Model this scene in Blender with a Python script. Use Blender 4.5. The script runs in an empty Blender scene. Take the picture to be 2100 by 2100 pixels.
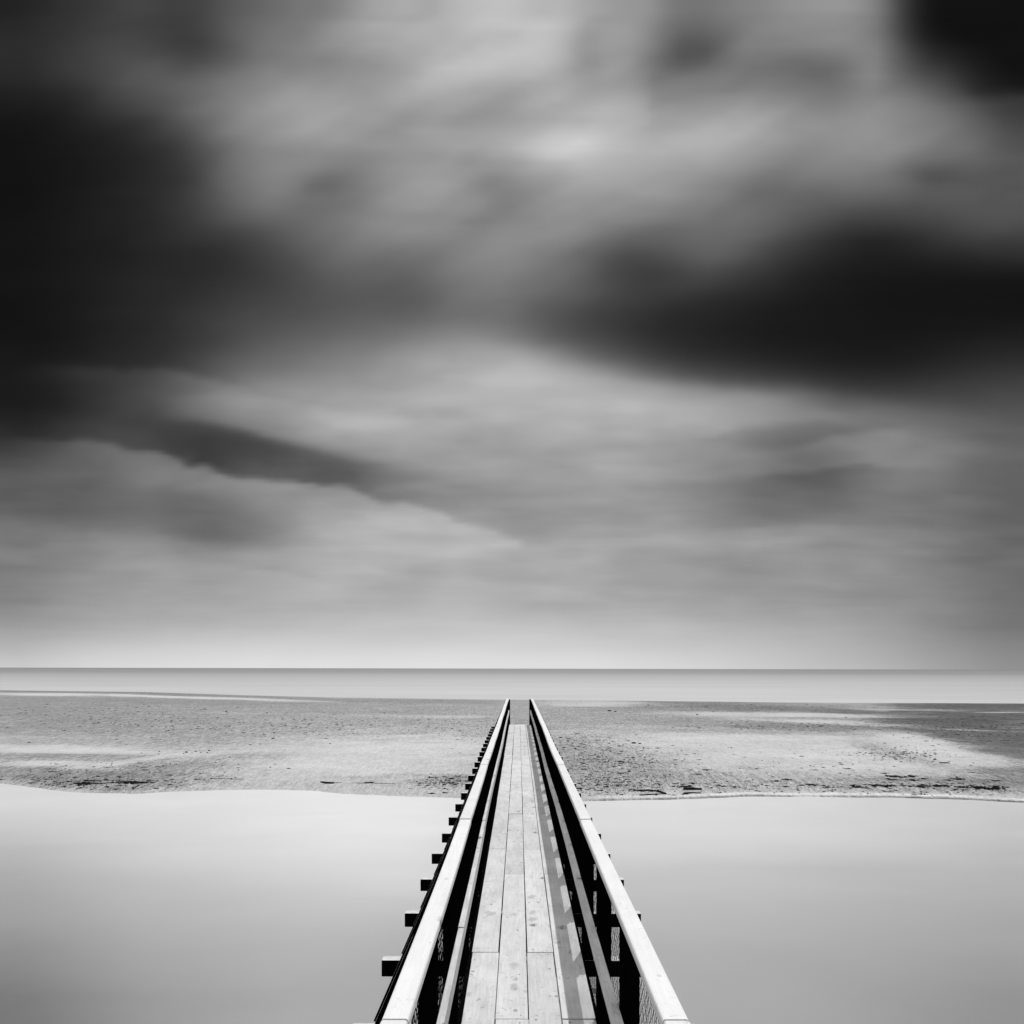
import bpy, bmesh, math, random
import numpy as np
from mathutils import Vector, Matrix

random.seed(7)
RNG = np.random.default_rng(11)
SC = bpy.context.scene
COL = SC.collection
F = 1633.0            # focal length in pixels of the 2100 px picture
CX, HY = 1063.0, 1371.0   # where the bridge runs to, and the horizon
CAMZ = 3.8            # eye above the water
LIGHT = 1.22          # light falling on level ground (albedo 1 gives this radiance)

def lin(g):
    g = np.asarray(g, dtype=float) / 255.0
    return np.where(g < .04045, g / 12.92, ((g + .055) / 1.055) ** 2.4)

def at(px, py, z=0.0):
    d = (CAMZ - z) * F / (py - HY)
    return ((px - CX) / F * d, d)

# ------------------------------------------------------------------ helpers
def tag(o, label=None, cat=None, group=None, kind=None):
    if label: o['label'] = label
    if cat: o['category'] = cat
    if group: o['group'] = group
    if kind: o['kind'] = kind
    return o

def empty(name, loc=(0, 0, 0), rz=0.0):
    o = bpy.data.objects.new(name, None)
    COL.objects.link(o)
    o.location = loc
    o.rotation_euler = (0, 0, rz)
    o.empty_display_size = 0.2
    return o

def obj(name, bm, mats, parent=None, smooth=False):
    me = bpy.data.meshes.new(name)
    bm.normal_update()
    bm.to_mesh(me); bm.free()
    if smooth:
        for p in me.polygons: p.use_smooth = True
    for m in (mats if isinstance(mats, (list, tuple)) else [mats]):
        me.materials.append(m)
    o = bpy.data.objects.new(name, me)
    COL.objects.link(o)
    if parent: o.parent = parent
    return o

def box(bm, lo, hi, bev=0.0, skew=(0, 0), mat=0):
    """Axis-aligned timber; skew shifts the far (+y) end in x and z."""
    vs = []
    for y, s in ((lo[1], 0), (hi[1], 1)):
        for x, z in ((lo[0], lo[2]), (hi[0], lo[2]), (hi[0], hi[2]), (lo[0], hi[2])):
            vs.append(bm.verts.new((x + s * skew[0], y, z + s * skew[1])))
    a = vs
    fs = [bm.faces.new(q) for q in ((a[0], a[1], a[2], a[3]), (a[7], a[6], a[5], a[4]),
          (a[0], a[4], a[5], a[1]), (a[1], a[5], a[6], a[2]), (a[2], a[6], a[7], a[3]), (a[3], a[7], a[4], a[0]))]
    if bev:
        es = list({e for f in fs for e in f.edges})
        r = bmesh.ops.bevel(bm, geom=es, offset=bev, segments=2, affect='EDGES', profile=0.6)
        fs = list(r['faces']) + [f for f in fs if f.is_valid]
    for f in fs:
        if f.is_valid: f.material_index = mat
    return fs

def bar(bm, p, q, w, h, up=Vector((0, 0, 1)), mat=0, top_mat=None):
    """Rectangular bar from p to q; w across, h along the 'up' side."""
    p, q = Vector(p), Vector(q)
    d = (q - p).normalized()
    s = d.cross(up).normalized()
    u = s.cross(d).normalized()
    v = []
    for c in (p, q):
        for a, b in ((-1, -1), (1, -1), (1, 1), (-1, 1)):
            v.append(bm.verts.new(c + s * a * w / 2 + u * b * h / 2))
    for q4 in ((0, 1, 2, 3), (7, 6, 5, 4), (0, 4, 5, 1), (1, 5, 6, 2), (2, 6, 7, 3), (3, 7, 4, 0)):
        f = bm.faces.new([v[i] for i in q4])
        f.material_index = mat
        if top_mat is not None and q4 == (2, 6, 7, 3): f.material_index = top_mat
    return u

def rod(bm, pts, radii, n=6):
    rings = []
    for i, p in enumerate(pts):
        p = Vector(p)
        d = (Vector(pts[min(i + 1, len(pts) - 1)]) - Vector(pts[max(i - 1, 0)])).normalized()
        a = d.cross(Vector((0, 0, 1)))
        if a.length < 1e-3: a = Vector((1, 0, 0))
        a.normalize(); b = a.cross(d)
        rings.append([bm.verts.new(p + (a * math.cos(t) + b * math.sin(t)) * radii[i] * random.uniform(.85, 1.12))
                      for t in [2 * math.pi * k / n for k in range(n)]])
    for r0, r1 in zip(rings, rings[1:]):
        for k in range(n):
            bm.faces.new((r0[k], r0[(k + 1) % n], r1[(k + 1) % n], r1[k]))
    bm.faces.new(rings[0]); bm.faces.new(list(reversed(rings[-1])))

# numpy value noise
def vnoise(x, y, seed):
    r = np.random.default_rng(seed).random((257, 257))
    xi = np.floor(x).astype(int); yi = np.floor(y).astype(int)
    fx = x - xi; fy = y - yi
    fx = fx * fx * fx * (fx * (fx * 6 - 15) + 10); fy = fy * fy * fy * (fy * (fy * 6 - 15) + 10)
    xi %= 256; yi %= 256
    a = r[xi, yi] * (1 - fx) + r[xi + 1, yi] * fx
    b = r[xi, yi + 1] * (1 - fx) + r[xi + 1, yi + 1] * fx
    return (a * (1 - fy) + b * fy) * 2 - 1

def fbm(x, y, seed, octs=4, gain=0.5):
    s = np.zeros_like(x); a = 1.0; t = 0.0
    for k in range(octs):
        s += a * vnoise(x * 2 ** k + 13.7 * k, y * 2 ** k + 7.3 * k, seed + k); t += a; a *= gain
    return s / t

# ------------------------------------------------------------------ materials
def new_mat(name):
    m = bpy.data.materials.new(name); m.use_nodes = True
    nt = m.node_tree; nt.nodes.clear()
    out = nt.nodes.new('ShaderNodeOutputMaterial')
    b = nt.nodes.new('ShaderNodeBsdfPrincipled')
    nt.links.new(b.outputs[0], out.inputs[0])
    return m, nt, b

class NB:
    """Tiny node builder."""
    def __init__(s, nt): s.nt = nt
    def n(s, t, **kw):
        x = s.nt.nodes.new(t)
        for k, v in kw.items(): setattr(x, k, v)
        return x
    def put(s, sock, v):
        if hasattr(v, 'is_linked') or hasattr(v, 'links'): s.nt.links.new(v, sock)
        else: sock.default_value = v
    def m(s, op, a, b=None, c=None, clamp=False):
        x = s.n('ShaderNodeMath', operation=op); x.use_clamp = clamp
        s.put(x.inputs[0], a)
        if b is not None: s.put(x.inputs[1], b)
        if c is not None: s.put(x.inputs[2], c)
        return x.outputs[0]
    def mr(s, v, a, b, c, d, smooth=True):
        x = s.n('ShaderNodeMapRange'); x.interpolation_type = 'SMOOTHSTEP' if smooth else 'LINEAR'
        s.put(x.inputs['Value'], v)
        for i, q in zip(('From Min', 'From Max', 'To Min', 'To Max'), (a, b, c, d)): s.put(x.inputs[i], q)
        return x.outputs[0]
    def mapping(s, vec, scale=(1, 1, 1), loc=(0, 0, 0)):
        x = s.n('ShaderNodeMapping'); s.put(x.inputs[0], vec)
        x.inputs['Scale'].default_value = scale; x.inputs['Location'].default_value = loc
        return x.outputs[0]
    def noise(s, vec, scale, detail=4, rough=.5, dist=0.0):
        x = s.n('ShaderNodeTexNoise'); s.put(x.inputs['Vector'], vec)
        x.inputs['Scale'].default_value = scale; x.inputs['Detail'].default_value = detail
        x.inputs['Roughness'].default_value = rough; x.inputs['Distortion'].default_value = dist
        return x.outputs['Fac']
    def xyz(s, x, y, z):
        c = s.n('ShaderNodeCombineXYZ')
        for i, v in enumerate((x, y, z)): s.put(c.inputs[i], v)
        return c.outputs[0]
    def bump(s, h, strength, dist):
        b = s.n('ShaderNodeBump'); b.inputs['Strength'].default_value = strength; b.inputs['Distance'].default_value = dist
        s.put(b.inputs['Height'], h); return b.outputs[0]

def wood_mat(name, base, contrast=.22, knots=True, axis='y', checks=.42):
    m, nt, b = new_mat(name); N = NB(nt)
    tc = N.n('ShaderNodeTexCoord').outputs['Object']
    oi = N.n('ShaderNodeObjectInfo').outputs['Random']
    off = N.xyz(N.m('MULTIPLY', oi, 37.0), N.m('MULTIPLY', oi, 91.0), N.m('MULTIPLY', oi, 13.0))
    va = N.n('ShaderNodeVectorMath', operation='ADD'); N.put(va.inputs[0], tc); N.put(va.inputs[1], off)
    v = va.outputs[0]
    sc = (1, .05, 1) if axis == 'y' else (.05, 1, 1)
    grain = N.noise(N.mapping(v, sc), 70, 5, .6, .6)
    broad = N.noise(N.mapping(v, (1, .25, 1)), 6, 4, .6)
    blot = N.noise(v, 2.2, 5, .65)
    t = N.m('ADD', N.mr(grain, .3, .7, -.5, .5, False), N.mr(broad, .3, .7, -.45, .45, False))
    t = N.m('ADD', t, N.mr(blot, .35, .7, -.45, .35, False))
    t = N.m('ADD', t, N.mr(oi, 0, 1, -.35, .35, False))
    val = N.m('MULTIPLY', N.m('MULTIPLY_ADD', t, contrast, 1.0), base)
    if knots:
        w = N.noise(v, 9, 2); w2 = N.n('ShaderNodeVectorMath', operation='ADD')
        N.put(w2.inputs[0], N.mapping(v, (6.0, 3.4, 6.0))); N.put(w2.inputs[1], N.xyz(N.m('MULTIPLY', w, .5), N.m('MULTIPLY', w, .5), 0.0))
        vo = N.n('ShaderNodeTexVoronoi'); N.put(vo.inputs['Vector'], w2.outputs[0]); vo.inputs['Scale'].default_value = 1.0
        keep = N.n('ShaderNodeSeparateColor'); N.put(keep.inputs[0], vo.outputs['Color'])
        size = N.mr(keep.outputs[0], .25, 1.0, .0, .21)
        core = N.m('LESS_THAN', vo.outputs['Distance'], N.m('MULTIPLY', size, .55))
        halo = N.mr(N.m('SUBTRACT', vo.outputs['Distance'], size), -.05, .12, 1.0, 0.0)
        halo = N.m('MULTIPLY', halo, N.m('GREATER_THAN', size, .02))
        val = N.m('MULTIPLY', val, N.m('MULTIPLY_ADD', halo, -.28, 1.0))
        val = N.m('MULTIPLY', val, N.m('MULTIPLY_ADD', core, -.6, 1.0))
        vf = N.n('ShaderNodeTexVoronoi'); N.put(vf.inputs['Vector'], N.mapping(v, (11, 8, 11))); vf.inputs['Scale'].default_value = 1.0
        kf = N.n('ShaderNodeSeparateColor'); N.put(kf.inputs[0], vf.outputs['Color'])
        sf = N.mr(kf.outputs[1], .55, 1.0, 0.0, .17)
        fl = N.m('LESS_THAN', N.m('ADD', vf.outputs['Distance'], N.m('MULTIPLY', N.m('SUBTRACT', w, .5), .12)), sf)
        val = N.m('MULTIPLY', val, N.m('MULTIPLY_ADD', fl, -checks * 1.05, 1.0))
        # short checks and splits in the weathered face
        ck = N.noise(N.mapping(v, (7, 6, 7)), 1.7, 4, .7, 2.2)
        ckm = N.mr(ck, .60, .68, 0.0, checks)
        val = N.m('MULTIPLY', val, N.m('SUBTRACT', 1.0, ckm))
    c = N.n('ShaderNodeCombineColor')
    for i in range(3): N.put(c.inputs[i], val)
    N.put(b.inputs['Base Color'], c.outputs[0])
    b.inputs['Roughness'].default_value = .85
    b.inputs['Specular IOR Level'].default_value = .2
    N.put(b.inputs['Normal'], N.bump(grain, .35, .004))
    return m

def plain_mat(name, g, rough=.8, spec=.2, metallic=0.0, var=.3, scale=20):
    m, nt, b = new_mat(name); N = NB(nt)
    tc = N.n('ShaderNodeTexCoord').outputs['Object']
    t = N.noise(tc, scale, 5, .6)
    val = N.m('MULTIPLY', N.mr(t, .3, .7, 1 - var, 1 + var, False), g)
    c = N.n('ShaderNodeCombineColor')
    for i in range(3): N.put(c.inputs[i], val)
    N.put(b.inputs['Base Color'], c.outputs[0])
    b.inputs['Roughness'].default_value = rough; b.inputs['Specular IOR Level'].default_value = spec
    b.inputs['Metallic'].default_value = metallic
    N.put(b.inputs['Normal'], N.bump(t, .3, .004))
    return m

M = {}
M['deck'] = wood_mat('bleached_deck_timber', .63, .21)
M['rail'] = wood_mat('bleached_rail_timber', .72, .09, checks=.16)
M['midrail'] = wood_mat('weathered_rail_timber', .64, .25)
M['shaded'] = plain_mat('shaded_timber', .003, .9, .0, var=.5)  # near black: the backlit shade is put into the timber colour
M['sunlit'] = plain_mat('sunlit_timber_top', .62, .9, .1, var=.15)  # top faces only: sunlight on the timber put into its colour
M['wire'] = plain_mat('dark_wire', .0015, .8, .0)
M['nail'] = plain_mat('rusted_nail', .03, .6, .2)
M['drift'] = plain_mat('wet_driftwood', .02, .9, .05, var=.5)
M['weed'] = plain_mat('dried_seaweed', .016, .95, .02, var=.6)
M['stone'] = plain_mat('dark_stone', .02, .8, .1, var=.5)

# ------------------------------------------------------------------ sky
def rows_sky():
    return {
50: [(50,32),(150,50),(280,72),(390,68),(470,95),(600,115),(680,125),(760,160),(900,174),(1050,182),(1140,180),(1200,160),(1235,135),(1290,150),(1330,140),(1400,105),(1500,125),(1600,148),(1720,152),(1800,150),(1850,50),(1890,14),(2050,9)],
100: [(50,45),(150,60),(250,78),(330,72),(390,62),(450,80),(550,118),(650,120),(740,160),(900,175),(1080,182),(1160,172),(1200,140),(1230,140),(1270,160),(1310,150),(1345,110),(1390,85),(1440,95),(1500,125),(1600,125),(1680,110),(1750,140),(1820,120),(1860,55),(1920,30),(2050,12)],
150: [(50,42),(150,55),(250,80),(350,90),(450,95),(550,120),(650,130),(750,155),(900,178),(1050,178),(1130,165),(1180,140),(1240,165),(1280,160),(1320,120),(1380,100),(1450,105),(1520,125),(1620,105),(1680,88),(1740,105),(1800,130),(1850,90),(1920,55),(1990,40),(2050,18)],
200: [(50,28),(150,38),(250,70),(330,92),(450,110),(560,145),(640,155),(720,145),(830,150),(930,165),(1000,150),(1100,150),(1180,160),(1250,165),(1310,140),(1380,130),(1500,140),(1650,125),(1750,135),(1850,125),(1950,90),(2010,40),(2050,45)],
250: [(50,18),(150,25),(250,42),(350,70),(430,120),(550,150),(640,155),(760,140),(850,150),(950,160),(1040,145),(1130,175),(1230,185),(1350,170),(1500,170),(1650,150),(1800,150),(1900,130),(2000,110),(2050,65)],
300: [(50,16),(200,25),(300,40),(380,55),(450,110),(560,150),(650,160),(750,155),(850,145),(950,155),(1040,170),(1120,195),(1200,192),(1300,175),(1450,180),(1550,165),(1700,145),(1800,150),(1900,120),(2000,115),(2050,85)],
350: [(50,15),(200,25),(300,35),(400,55),(460,115),(580,145),(700,125),(800,150),(900,155),(1000,130),(1100,160),(1200,175),(1350,165),(1500,145),(1650,130),(1780,125),(1870,105),(1910,70),(1960,95),(2050,100)],
400: [(50,15),(200,30),(330,42),(400,55),(480,100),(580,125),(680,110),(790,145),(850,155),(950,145),(1050,140),(1200,155),(1350,150),(1500,120),(1600,100),(1700,95),(1800,105),(1880,90),(1980,95),(2050,80)],
450: [(50,16),(200,28),(350,45),(450,75),(550,105),(680,110),(800,135),(900,145),(1050,140),(1200,145),(1350,135),(1450,115),(1520,125),(1600,100),(1700,65),(1790,48),(1870,70),(1960,90),(2050,85)],
500: [(50,18),(200,24),(350,35),(450,50),(550,70),(700,110),(800,122),(900,130),(1050,135),(1180,125),(1260,90),(1360,90),(1450,115),(1540,90),(1650,50),(1750,30),(1850,30),(1950,50),(2050,60)],
550: [(50,18),(200,32),(350,40),(450,45),(550,60),(650,90),(750,110),(820,100),(900,120),(980,130),(1080,130),(1180,110),(1260,75),(1350,70),(1450,85),(1550,55),(1650,32),(1800,22),(2050,20)],
600: [(50,18),(150,26),(300,38),(450,48),(550,58),(680,80),(780,82),(880,92),(960,125),(1050,125),(1150,110),(1250,80),(1350,60),(1450,50),(1550,38),(1650,28),(1800,18),(2050,16)],
650: [(50,16),(150,28),(300,40),(420,58),(530,78),(650,80),(780,98),(880,104),(960,112),(1050,100),(1130,75),(1250,55),(1350,42),(1500,32),(1700,22),(1900,18),(2050,20)],
700: [(50,18),(200,32),(330,50),(450,70),(560,85),(650,105),(760,125),(880,140),(980,140),(1060,120),(1150,85),(1250,60),(1400,40),(1600,28),(1800,22),(2050,28)],
750: [(50,25),(150,45),(300,50),(380,60),(450,85),(560,100),(680,130),(800,155),(900,170),(1050,180),(1150,165),(1250,125),(1350,85),(1500,60),(1700,38),(1850,28),(2050,45)],
800: [(50,26),(130,30),(220,60),(330,85),(420,110),(520,140),(650,145),(780,150),(900,172),(1080,188),(1200,180),(1350,165),(1450,145),(1600,110),(1700,75),(1800,62),(1900,65),(2050,70)],
850: [(50,24),(140,28),(220,60),(320,75),(400,115),(480,150),(600,155),(720,165),(850,170),(1000,175),(1150,180),(1300,178),(1450,160),(1600,140),(1720,125),(1830,120),(1950,95),(2050,80)],
900: [(50,45),(130,75),(200,100),(250,70),(320,55),(420,65),(500,85),(580,115),(680,155),(780,178),(860,182),(950,170),(1100,168),(1300,165),(1400,145),(1500,140),(1620,100),(1700,110),(1780,130),(1900,125),(2050,90)],
950: [(50,80),(200,95),(300,120),(360,110),(390,60),(500,65),(600,75),(700,100),(800,120),(900,145),(1000,155),(1150,160),(1300,155),(1500,130),(1620,95),(1700,95),(1780,130),(1880,125),(2050,105)],
1000: [(50,95),(200,105),(300,110),(400,125),(480,155),(560,160),(600,150),(680,110),(800,115),(900,140),(1050,155),(1250,155),(1400,140),(1520,115),(1600,95),(1700,95),(1800,110),(1900,115),(2050,95)],
1050: [(50,95),(200,105),(350,100),(450,90),(550,115),(680,160),(780,170),(850,165),(900,165),(950,145),(1050,150),(1200,150),(1350,145),(1450,130),(1580,118),(1650,120),(1800,130),(1950,115),(2050,98)],
1100: [(50,120),(200,125),(330,120),(450,95),(530,115),(650,160),(800,172),(950,178),(1050,165),(1110,140),(1200,160),(1350,165),(1500,155),(1650,150),(1750,140),(1900,138),(2050,108)],
1150: [(50,130),(200,140),(350,155),(500,160),(650,168),(800,165),(950,172),(1100,178),(1200,170),(1400,155),(1600,148),(1800,140),(1950,125),(2050,105)],
1200: [(50,120),(150,140),(300,160),(500,168),(650,178),(750,170),(900,178),(1100,172),(1250,165),(1450,150),(1650,148),(1850,142),(1950,130),(2050,105)],
1250: [(50,135),(200,155),(350,165),(500,172),(700,175),(950,182),(1100,172),(1200,165),(1300,172),(1500,165),(1700,152),(1850,142),(2050,110)],
1300: [(50,165),(200,182),(400,192),(700,195),(1000,198),(1300,192),(1500,185),(1700,172),(1850,155),(2050,125)],
1350: [(50,195),(200,208),(500,216),(900,220),(1200,218),(1400,208),(1600,195),(1800,175),(1950,155),(2050,140)],
1371: [(50,205),(200,215),(500,222),(900,226),(1200,224),(1400,215),(1600,200),(1800,182),(1950,160),(2050,145)],
    }

# cloud edges: points, contrast across (brighter below if +), softness, reach
EDGES = [
 ([(50,905),(130,902),(200,912),(280,932),(360,945),(391,960),(440,975),(495,985),(560,990),(620,995),(723,1003),(775,1030),(878,1040),(920,1054),(950,1076),(1013,1094),(1085,1114),(1130,1120)], [(50,15),(200,34),(360,50),(600,52),(750,40),(900,32),(1050,24),(1130,6)], 4, 45, 9),
 ([(60,745),(143,748),(250,752),(360,760),(433,779),(500,800)], [(60,6),(150,22),(360,26),(450,22),(500,5)], 8, 45, 8),
 ([(960,690),(1050,715),(1190,752),(1290,776),(1450,790),(1706,804),(1860,824),(2000,836),(2100,840)], [(960,10),(1100,40),(1300,62),(1600,52),(1750,30),(1900,20),(2100,8)], 24, 80, 2),
 ([(300,862),(390,868),(450,878),(516,893),(630,919),(754,942),(850,950)], [(300,0),(390,-38),(516,-52),(650,-48),(754,-30),(850,0)], 10, 50, 6),
 ([(1400,990),(1520,975),(1603,968),(1680,958),(1748,952),(1850,955),(1950,960)], [(1400,0),(1520,-18),(1700,-30),(1850,-10),(1950,0)], 5, 35, 7),
 ([(1480,935),(1600,920),(1700,895),(1800,880),(1950,872)], [(1480,0),(1600,20),(1720,24),(1850,14),(1950,0)], 6, 30, 7),
 ([(1080,1118),(1150,1110),(1240,1103),(1396,1094),(1500,1085),(1603,1076),(1706,1072),(1850,1078),(2000,1090)], [(1080,0),(1150,12),(1300,14),(1600,20),(1800,12),(2000,0)], 5, 30, 6),
 ([(1950,192),(2000,196),(2060,190),(2120,188)], [(1950,0),(2000,22),(2120,34)], 12, 45, 6),
 ([(650,1164),(775,1168),(909,1187),(1000,1192),(1085,1196),(1209,1213),(1320,1240)], [(650,0),(775,10),(1000,10),(1200,12),(1320,0)], 4, 22, 4),
 ([(50,1085),(200,1090),(330,1102),(480,1118),(600,1120)], [(50,14),(300,16),(480,22),(600,0)], 9, 35, 6),
 ([(350,1165),(450,1160),(560,1172),(640,1190),(720,1196)], [(350,0),(450,8),(640,10),(720,0)], 5, 20, 8),
 ([(1500,1215),(1650,1205),(1750,1212),(1850,1206),(1950,1215)], [(1500,0),(1650,-8),(1800,-8),(1950,0)], 6, 20, 6),
 ([(1100,905),(1300,912),(1400,905),(1500,880),(1650,862),(1800,870)], [(1100,0),(1300,-8),(1450,-16),(1650,-14),(1800,0)], 6, 35, 6),
 ([(380,800),(520,812),(680,838),(800,850),(960,858),(1100,872)], [(380,0),(520,9),(680,11),(850,8),(1100,0)], 4, 22, 5),
 ([(820,770),(960,782),(1100,800),(1300,826)], [(820,0),(960,-7),(1150,-7),(1300,0)], 5, 20, 5),
 ([(60,985),(220,1000),(360,1008),(480,1030)], [(60,0),(220,-10),(380,-16),(480,0)], 10, 40, 6),
 ([(1500,1120),(1700,1112),(1900,1125)], [(1500,0),(1700,-8),(1900,0)], 3, 14, 3),
 ([(1060,1235),(1150,1228),(1230,1240)], [(1060,0),(1150,-10),(1230,0)], 4, 14, 4),
]
BLOBS = [(391,88,75,42,-13),(1395,92,80,50,-15),(1680,150,80,30,-11),(1915,355,70,20,-11),(1165,300,110,40,16),(1420,285,70,30,8),
         (1010,385,60,26,-14),(650,375,60,24,-12),(1205,110,30,60,-14),(1345,200,26,60,-10),(1790,150,30,60,8),(1300,555,90,40,-8),(1560,390,80,26,-8),(870,100,120,60,5)]

def sky_field():
    rows = rows_sky(); yk = sorted(rows)
    ys = np.concatenate([np.arange(20, 730, 15.0), np.arange(734, 1250, 8.0), np.arange(1255, 1366, 16.0), [1371.0]])
    cols = np.concatenate([[-160], np.arange(-60, 2180, 26.0), [2260]])
    base = np.stack([np.interp(cols, [p[0] for p in rows[k]], [p[1] for p in rows[k]]) for k in yk])
    fine = np.arange(-100, 1480, 7.0); cx = np.arange(-200, 2320, 13.0)
    g = np.stack([np.interp(cx, cols, base[:, :][r]) for r in range(len(yk))])
    G = np.stack([np.interp(fine, yk, g[:, c]) for c in range(len(cx))], 1)
    def blur(A, sig, axis):
        n = int(sig * 3); k = np.exp(-.5 * (np.arange(-n, n + 1) / sig) ** 2); k /= k.sum()
        P = np.pad(A, [(n, n) if ax == axis else (0, 0) for ax in (0, 1)], mode='edge')
        return np.apply_along_axis(lambda m: np.convolve(m, k, 'valid'), axis, P)
    B = blur(blur(G, 4.2, 0), 3.0, 1)
    # a second pass that follows the slant of the bands instead of the level rows
    wy = np.clip((1330 - fine) / 80, 0, 1)[:, None]
    G = B * wy + blur(G, 1.5, 1) * (1 - wy)
    YY, XX = np.meshgrid(fine, cx, indexing='ij')
    x0, y0 = XX.ravel(), YY.ravel()
    # slow swirl so no edge stays straight
    fade = np.clip((1340 - YY) / 200, 0, 1)
    for (P, A, soft, reach, fr) in EDGES:
        ex = np.interp(XX, [p[0] for p in P], [p[1] for p in P])
        am = np.interp(XX, [p[0] for p in A], [p[1] for p in A])
        inside = np.clip((XX - P[0][0] + 40) / 40, 0, 1) * np.clip((P[-1][0] + 40 - XX) / 40, 0, 1)
        ex = ex + fr * fbm(x0 / 42, y0 / 60, 301 + int(P[0][0]), 4, .6).reshape(XX.shape) * 1.6
        d = YY - ex
        G = G + am * inside * .5 * np.tanh(d / soft) * np.exp(-np.abs(d) / reach)
    for (bx, by, w, h, a) in BLOBS:
        G = G + a * np.exp(-((XX - bx) / w) ** 2 - ((YY - by) / h) ** 2)
    low = np.clip((YY - 650) / 250, 0, 1) * fade
    tex = fbm(x0 / 130 + y0 / 400, y0 / 26 - x0 / 600, 401, 5, .55).reshape(XX.shape)
    G = G * (1 + .085 * tex * low)
    soft_t = fbm(x0 / 230 + y0 / 300, y0 / 110, 411, 4, .5).reshape(XX.shape)
    G = G * (1 + .09 * soft_t * fade)
    up = np.clip((760 - YY) / 300, 0, 1)
    rx = XX * .88 - YY * .47; ry = XX * .47 + YY * .88
    wisp = fbm((rx / 300).ravel(), (ry / 62).ravel(), 431, 5, .5).reshape(XX.shape)
    drift = fbm((XX / 260 + YY / 900).ravel(), (YY / 48 - XX / 900).ravel(), 441, 4, .5).reshape(XX.shape)
    G = G * (1 + up * (.09 * wisp + .06 * drift))
    G = G + 4 * np.exp(-np.maximum(G, 0) / 40)
    G = np.maximum(G, 18)
    R = np.stack([np.interp(ys, fine, G[:, c]) for c in range(len(cx))], 1)
    R = np.stack([np.interp(cols, cx, r) for r in R])
    return ys, cols, R / 255.0

SUN = Vector((.16, .48, 1.0)).normalized()
SUN_EL = math.asin(SUN.z); SUN_AZ = math.atan2(SUN.x, SUN.y)

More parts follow.
